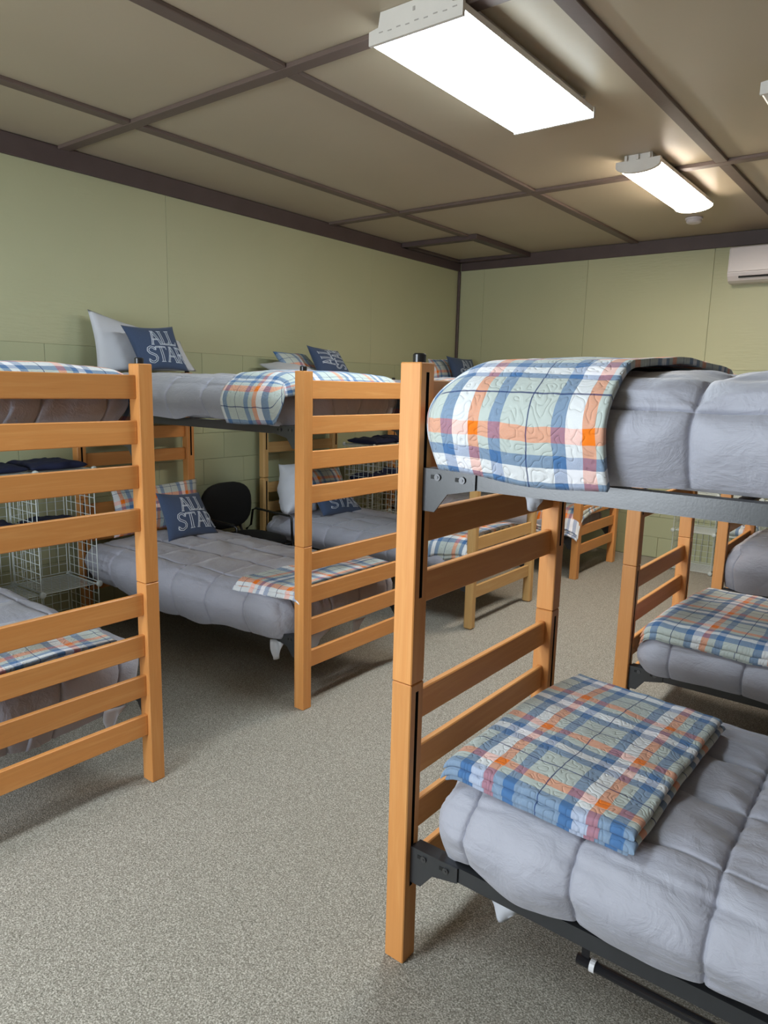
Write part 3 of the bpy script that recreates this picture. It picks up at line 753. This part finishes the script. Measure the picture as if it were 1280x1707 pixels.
def garment(label, c, s, seed, rz=0, mat=None, grp='folded dark garments on the wire shelves', name='folded_garment'):
    nu, nv = 26, 26; V = []; F = []; UV = []
    A, Bb = np.meshgrid(np.linspace(-1, 1, nu+1), np.linspace(-1, 1, nv+1), indexing='ij'); A, Bb = A.ravel(), Bb.ravel()
    e = np.clip((1-A**6)*(1-Bb**6), 0, 1)**.4; O_n = A*0
    ra = 1+.10*vnoise(np.stack([Bb*2, O_n+seed*1.7, O_n], 1)); rb = 1+.10*vnoise(np.stack([A*2, O_n+seed*2.7, O_n+5], 1))
    for side in (1, -1):
        nz = fbm(np.stack([A*2.2+seed, Bb*2.2, O_n+side*.7], 1), seed, 3) if side > 0 else 0
        V.append(np.stack([A*s[0]/2*ra, Bb*s[1]/2*rb, s[2]*.5*(1+side*e*(1+.55*nz))], 1)); UV.append(np.stack([A*s[0]/2, Bb*s[1]/2], 1))
    V = np.concatenate(V); UV = np.concatenate(UV)
    m = (nu+1)*(nv+1)
    for i in range(nu):
        for j in range(nv):
            a = i*(nv+1)+j; q = (a, a+nv+1, a+nv+2, a+1); F.append(q); F.append(tuple(m+x for x in q[::-1]))
    me = mesh(name, V, F, mat or M_navy, uv=np.array(UV), smooth=True)
    bm = bmesh.new(); bm.from_mesh(me); bmesh.ops.remove_doubles(bm, verts=bm.verts, dist=.0003); bm.to_mesh(me); bm.free()
    return tag(link(name, me, None, c, (0, 0, rz)), label, 'clothing' if mat is None else 'quilt', grp if mat is None else None)
zt_ = 3*CP+.026
garment('navy garment folded on top of the nearest left shelf, closest to the second bunk', (-4.17, 2.10, zt_), (.32, .32, .045), 3)
garment('navy garment folded on top of the nearest left shelf, at the left frame edge', (-4.17, 1.77, zt_), (.30, .30, .04), 5)
garment('dark navy garment inside the middle level of the nearest left shelf', (-4.18, 2.11, 2*CP+.026), (.28, .29, .05), 9)
garment('dark navy garment inside the middle level at the left frame edge', (-4.18, 1.76, 2*CP+.026), (.28, .29, .06), 12)
garment('black navy garment on top of the shelf beyond the pale oak bunk, left pile', (-4.17, 5.16, zt_), (.32, .32, .05), 15)
garment('black navy garment on top of the shelf beyond the pale oak bunk, right pile', (-4.17, 5.50, zt_), (.32, .32, .06), 18)
garment('navy garment on the middle level of the shelf beyond the pale oak bunk, left cube', (-4.18, 5.16, 2*CP+.026), (.28, .29, .07), 21)
garment('navy garment on the middle level of the shelf beyond the pale oak bunk, right cube', (-4.18, 5.52, 2*CP+.026), (.28, .29, .09), 24)
garment('small folded grey plaid blanket on the back wall shelf', (-1.33, 6.93, CP+.026), (.28, .26, .08), 27, 0, M_plaid, name='folded_blanket')

# ------------------------------------------------------------------ black armchair by the wall
ch = thing('armchair', 'black upholstered armchair with thin metal arms between the second left and pale oak bunks', 'chair', (-4.13, 3.61, 0), 0)
def ellipsoid_pad(name, c, rx, ry, rz, ex, parent, mat, n=28):
    bm = bmesh.new(); bmesh.ops.create_uvsphere(bm, u_segments=n, v_segments=n//2, radius=1)
    for v in bm.verts:
        p = v.co; f = lambda t, e: math.copysign(abs(t)**e, t)
        v.co = Vector((c[0]+rx*f(p.x, ex[0]), c[1]+ry*f(p.y, ex[1]), c[2]+rz*f(p.z, ex[2])))
    return link(name, from_bm(bm, name, mat, True), parent)
ellipsoid_pad('backrest', (-.24, 0, .665), .045, .245, .185, (.6, .75, .75), ch, M_chair)
ellipsoid_pad('seat', (.03, 0, .43), .25, .245, .045, (.6, .7, .6), ch, M_chair)
bm = bmesh.new()
for s in (-1, 1):
    tube(bm, [(-.24, .16*s, .60), (-.27, .16*s, .48), (-.22, .16*s, .40)], .012, 8)
link('back_bracket', from_bm(bm, 'back_bracket', M_bolt, True), ch)
for s in (-1, 1):
    bm = bmesh.new(); tube(bm, [(-.24, .20*s, .45), (-.24, .25*s, .48), (-.24, .27*s, .60), (-.21, .275*s, .615), (.17, .275*s, .60), (.20, .275*s, .585), (.21, .275*s, .40)], .0095, 8)
    link('arm', from_bm(bm, 'arm', M_chrome, True), ch)
    for x in (-.24, .21):
        bm = bmesh.new(); tube(bm, [(x, .275*s, .42), (x+(.02 if x > 0 else -.03), .275*s, .0)], .0105, 8); link('leg', from_bm(bm, 'leg', M_chrome, True), ch)
bm = bmesh.new(); tube(bm, [(-.24, -.27, .385), (-.24, .27, .385)], .01, 8); tube(bm, [(.21, -.27, .385), (.21, .27, .385)], .01, 8)
tube(bm, [(-.24, -.2, .385), (.21, -.2, .385)], .01, 8); tube(bm, [(-.24, .2, .385), (.21, .2, .385)], .01, 8); link('seat_frame', from_bm(bm, 'seat_frame', M_chrome, True), ch)

# ------------------------------------------------------------------ ceiling lights
def wide_light(label, x, y, L=1.20, W=.43, lens=None):
    t = thing('ceiling_light', label, 'light', (x, y, HC), 0, 'fluorescent ceiling lights'); hw = W/2
    z0, z1 = -.106, -.088         # lens bottom / lens top
    # housing above the lens
    bm = bmesh.new(); prism(bm, [(-hw+.06, -.0), (-hw+.05, -.056), (-hw+.001, -.062), (-hw+.001, z1+.001), (hw-.001, z1+.001), (hw-.001, -.062), (hw-.05, -.056), (hw-.06, -.0)], 1, .012, L-.012)
    link('housing', from_bm(bm, 'housing', M_house), t)
    # lens: shallow acrylic tray with sloping sides
    bm = bmesh.new(); prism(bm, [(-hw+.002, z0+.006), (-hw+.012, z0), (hw-.012, z0), (hw-.002, z0+.006), (hw-.006, z1), (-hw+.006, z1)], 1, .016, L-.010)
    link('lens', from_bm(bm, 'lens', lens or M_lens), t)
    for yy in (0, L-.008):
        bm = bmesh.new(); prism(bm, [(-hw, z0-.002), (hw, z0-.002), (hw, -.058), (hw-.045, -.052), (hw-.055, -.001), (-hw+.055, -.001), (-hw+.045, -.052), (-hw, -.058)], 1, yy, yy+.016)
        e = link('end_cap', from_bm(bm, 'end_cap', M_house), t)
        if yy == 0:
            bm = bmesh.new()
            for q in range(9): add_box(bm, (-hw+.06+q*.042, -.001, -.072-.003*(q % 2)), (.018, .002, .0035))
            add_box(bm, (-.0, -.001, -.03), (.010, .002, .014)); link('cap_slot', from_bm(bm, 'cap_slot', plain('cap_mark', lin((176, 170, 164)), .5)), e)
    return t
def wrap_light(label, x, y, L=1.22, W=.26):
    t = thing('ceiling_light', label, 'light', (x, y, HC), 0, 'fluorescent ceiling lights'); hw = W/2
    prof = [(-hw, -.060)]+[(hw*math.sin(a), -.063-.040*math.cos(a)) for a in np.linspace(-PI/2*.96, PI/2*.96, 15)]+[(hw, -.060)]
    bm = bmesh.new(); prism(bm, [(-hw+.05, -.001), (-hw+.045, -.032), (-hw, -.036), (-hw, -.0595), (hw, -.0595), (hw, -.036), (hw-.045, -.032), (hw-.05, -.001)], 1, .01, L-.01); link('housing', from_bm(bm, 'housing', M_house), t)
    bm = bmesh.new(); prism(bm, prof, 1, .03, L-.012); link('lens', from_bm(bm, 'lens', M_lens2, False), t)
    pr = [(-hw*1.03, -.034)]+[(a*1.03, b*1.02-.001) for a, b in prof[1:-1]]+[(hw*1.03, -.034)]
    for yy in (.0, L-.012):
        bm = bmesh.new(); prism(bm, pr, 1, yy, yy+(.03 if yy == 0 else .004)); link('end_cap', from_bm(bm, 'end_cap', M_house), t)
    for k in range(3):
        box('mounting_clip', (.015, .012, .03), M_house, t, (-hw+.06+k*.07, -.008, -.022), .002)
    return t
wide_light('large bright rectangular ceiling light nearest to the camera', -1.75, 2.36)
wrap_light('smaller curved ceiling light further down the aisle, beside the smoke detector', -1.665, 4.545)
wide_light('unlit rectangular ceiling light cut off by the right edge of the photo', -.62, 3.70, lens=M_off)
wide_light('added unseen rectangular ceiling light behind the camera, lighting the nearest left bunk', -1.75, -.9)  # out of view, added to brighten the left edge bunk
sd = thing('smoke_detector', 'small round white smoke detector on the ceiling past the curved light', 'smoke detector', (-1.84, 6.40, HC))
bm = bmesh.new(); cyl(bm, (0, 0, -.002), (0, 0, -.016), .068, 28); link('base', from_bm(bm, 'base', M_acw), sd)
bm = bmesh.new(); tube(bm, [(0, 0, -.016), (0, 0, -.036), (0, 0, -.044)], .058, 28)
for v in bm.verts:
    if v.co.z < -.04: v.co.x *= .8; v.co.y *= .8
link('cover', from_bm(bm, 'cover', M_acw), sd)

# ------------------------------------------------------------------ air conditioner on the back wall
ac = thing('air_conditioner', 'white wall mounted air conditioner at the right edge of the back wall', 'air conditioner', (-1.27, YB-.001, 2.725))
bm = bmesh.new(); pr = [(0, .148), (-.17, .148), (-.195, .13), (-.205, -.075), (-.195, -.10), (-.165, -.135), (-.12, -.150), (0, -.150)]
prism(bm, pr, 0, -.40, .40); link('body', from_bm(bm, 'body', M_acw), ac)
box('front_panel', (.785, .010, .205), M_acw, ac, (0, -.2045, .035), .004, (math.radians(-3), 0, 0))
box('outlet', (.66, .012, .045), M_acd, ac, (.02, -.185, -.098), .002, (math.radians(-38), 0, 0))
for k in range(2): box('louver', (.64, .004, .020), M_acw, ac, (.02, -.199+k*.016, -.096-k*.019), .0015, (math.radians(-55), 0, 0))
box('display', (.05, .003, .018), M_house, ac, (.28, -.2075, -.045), .001)
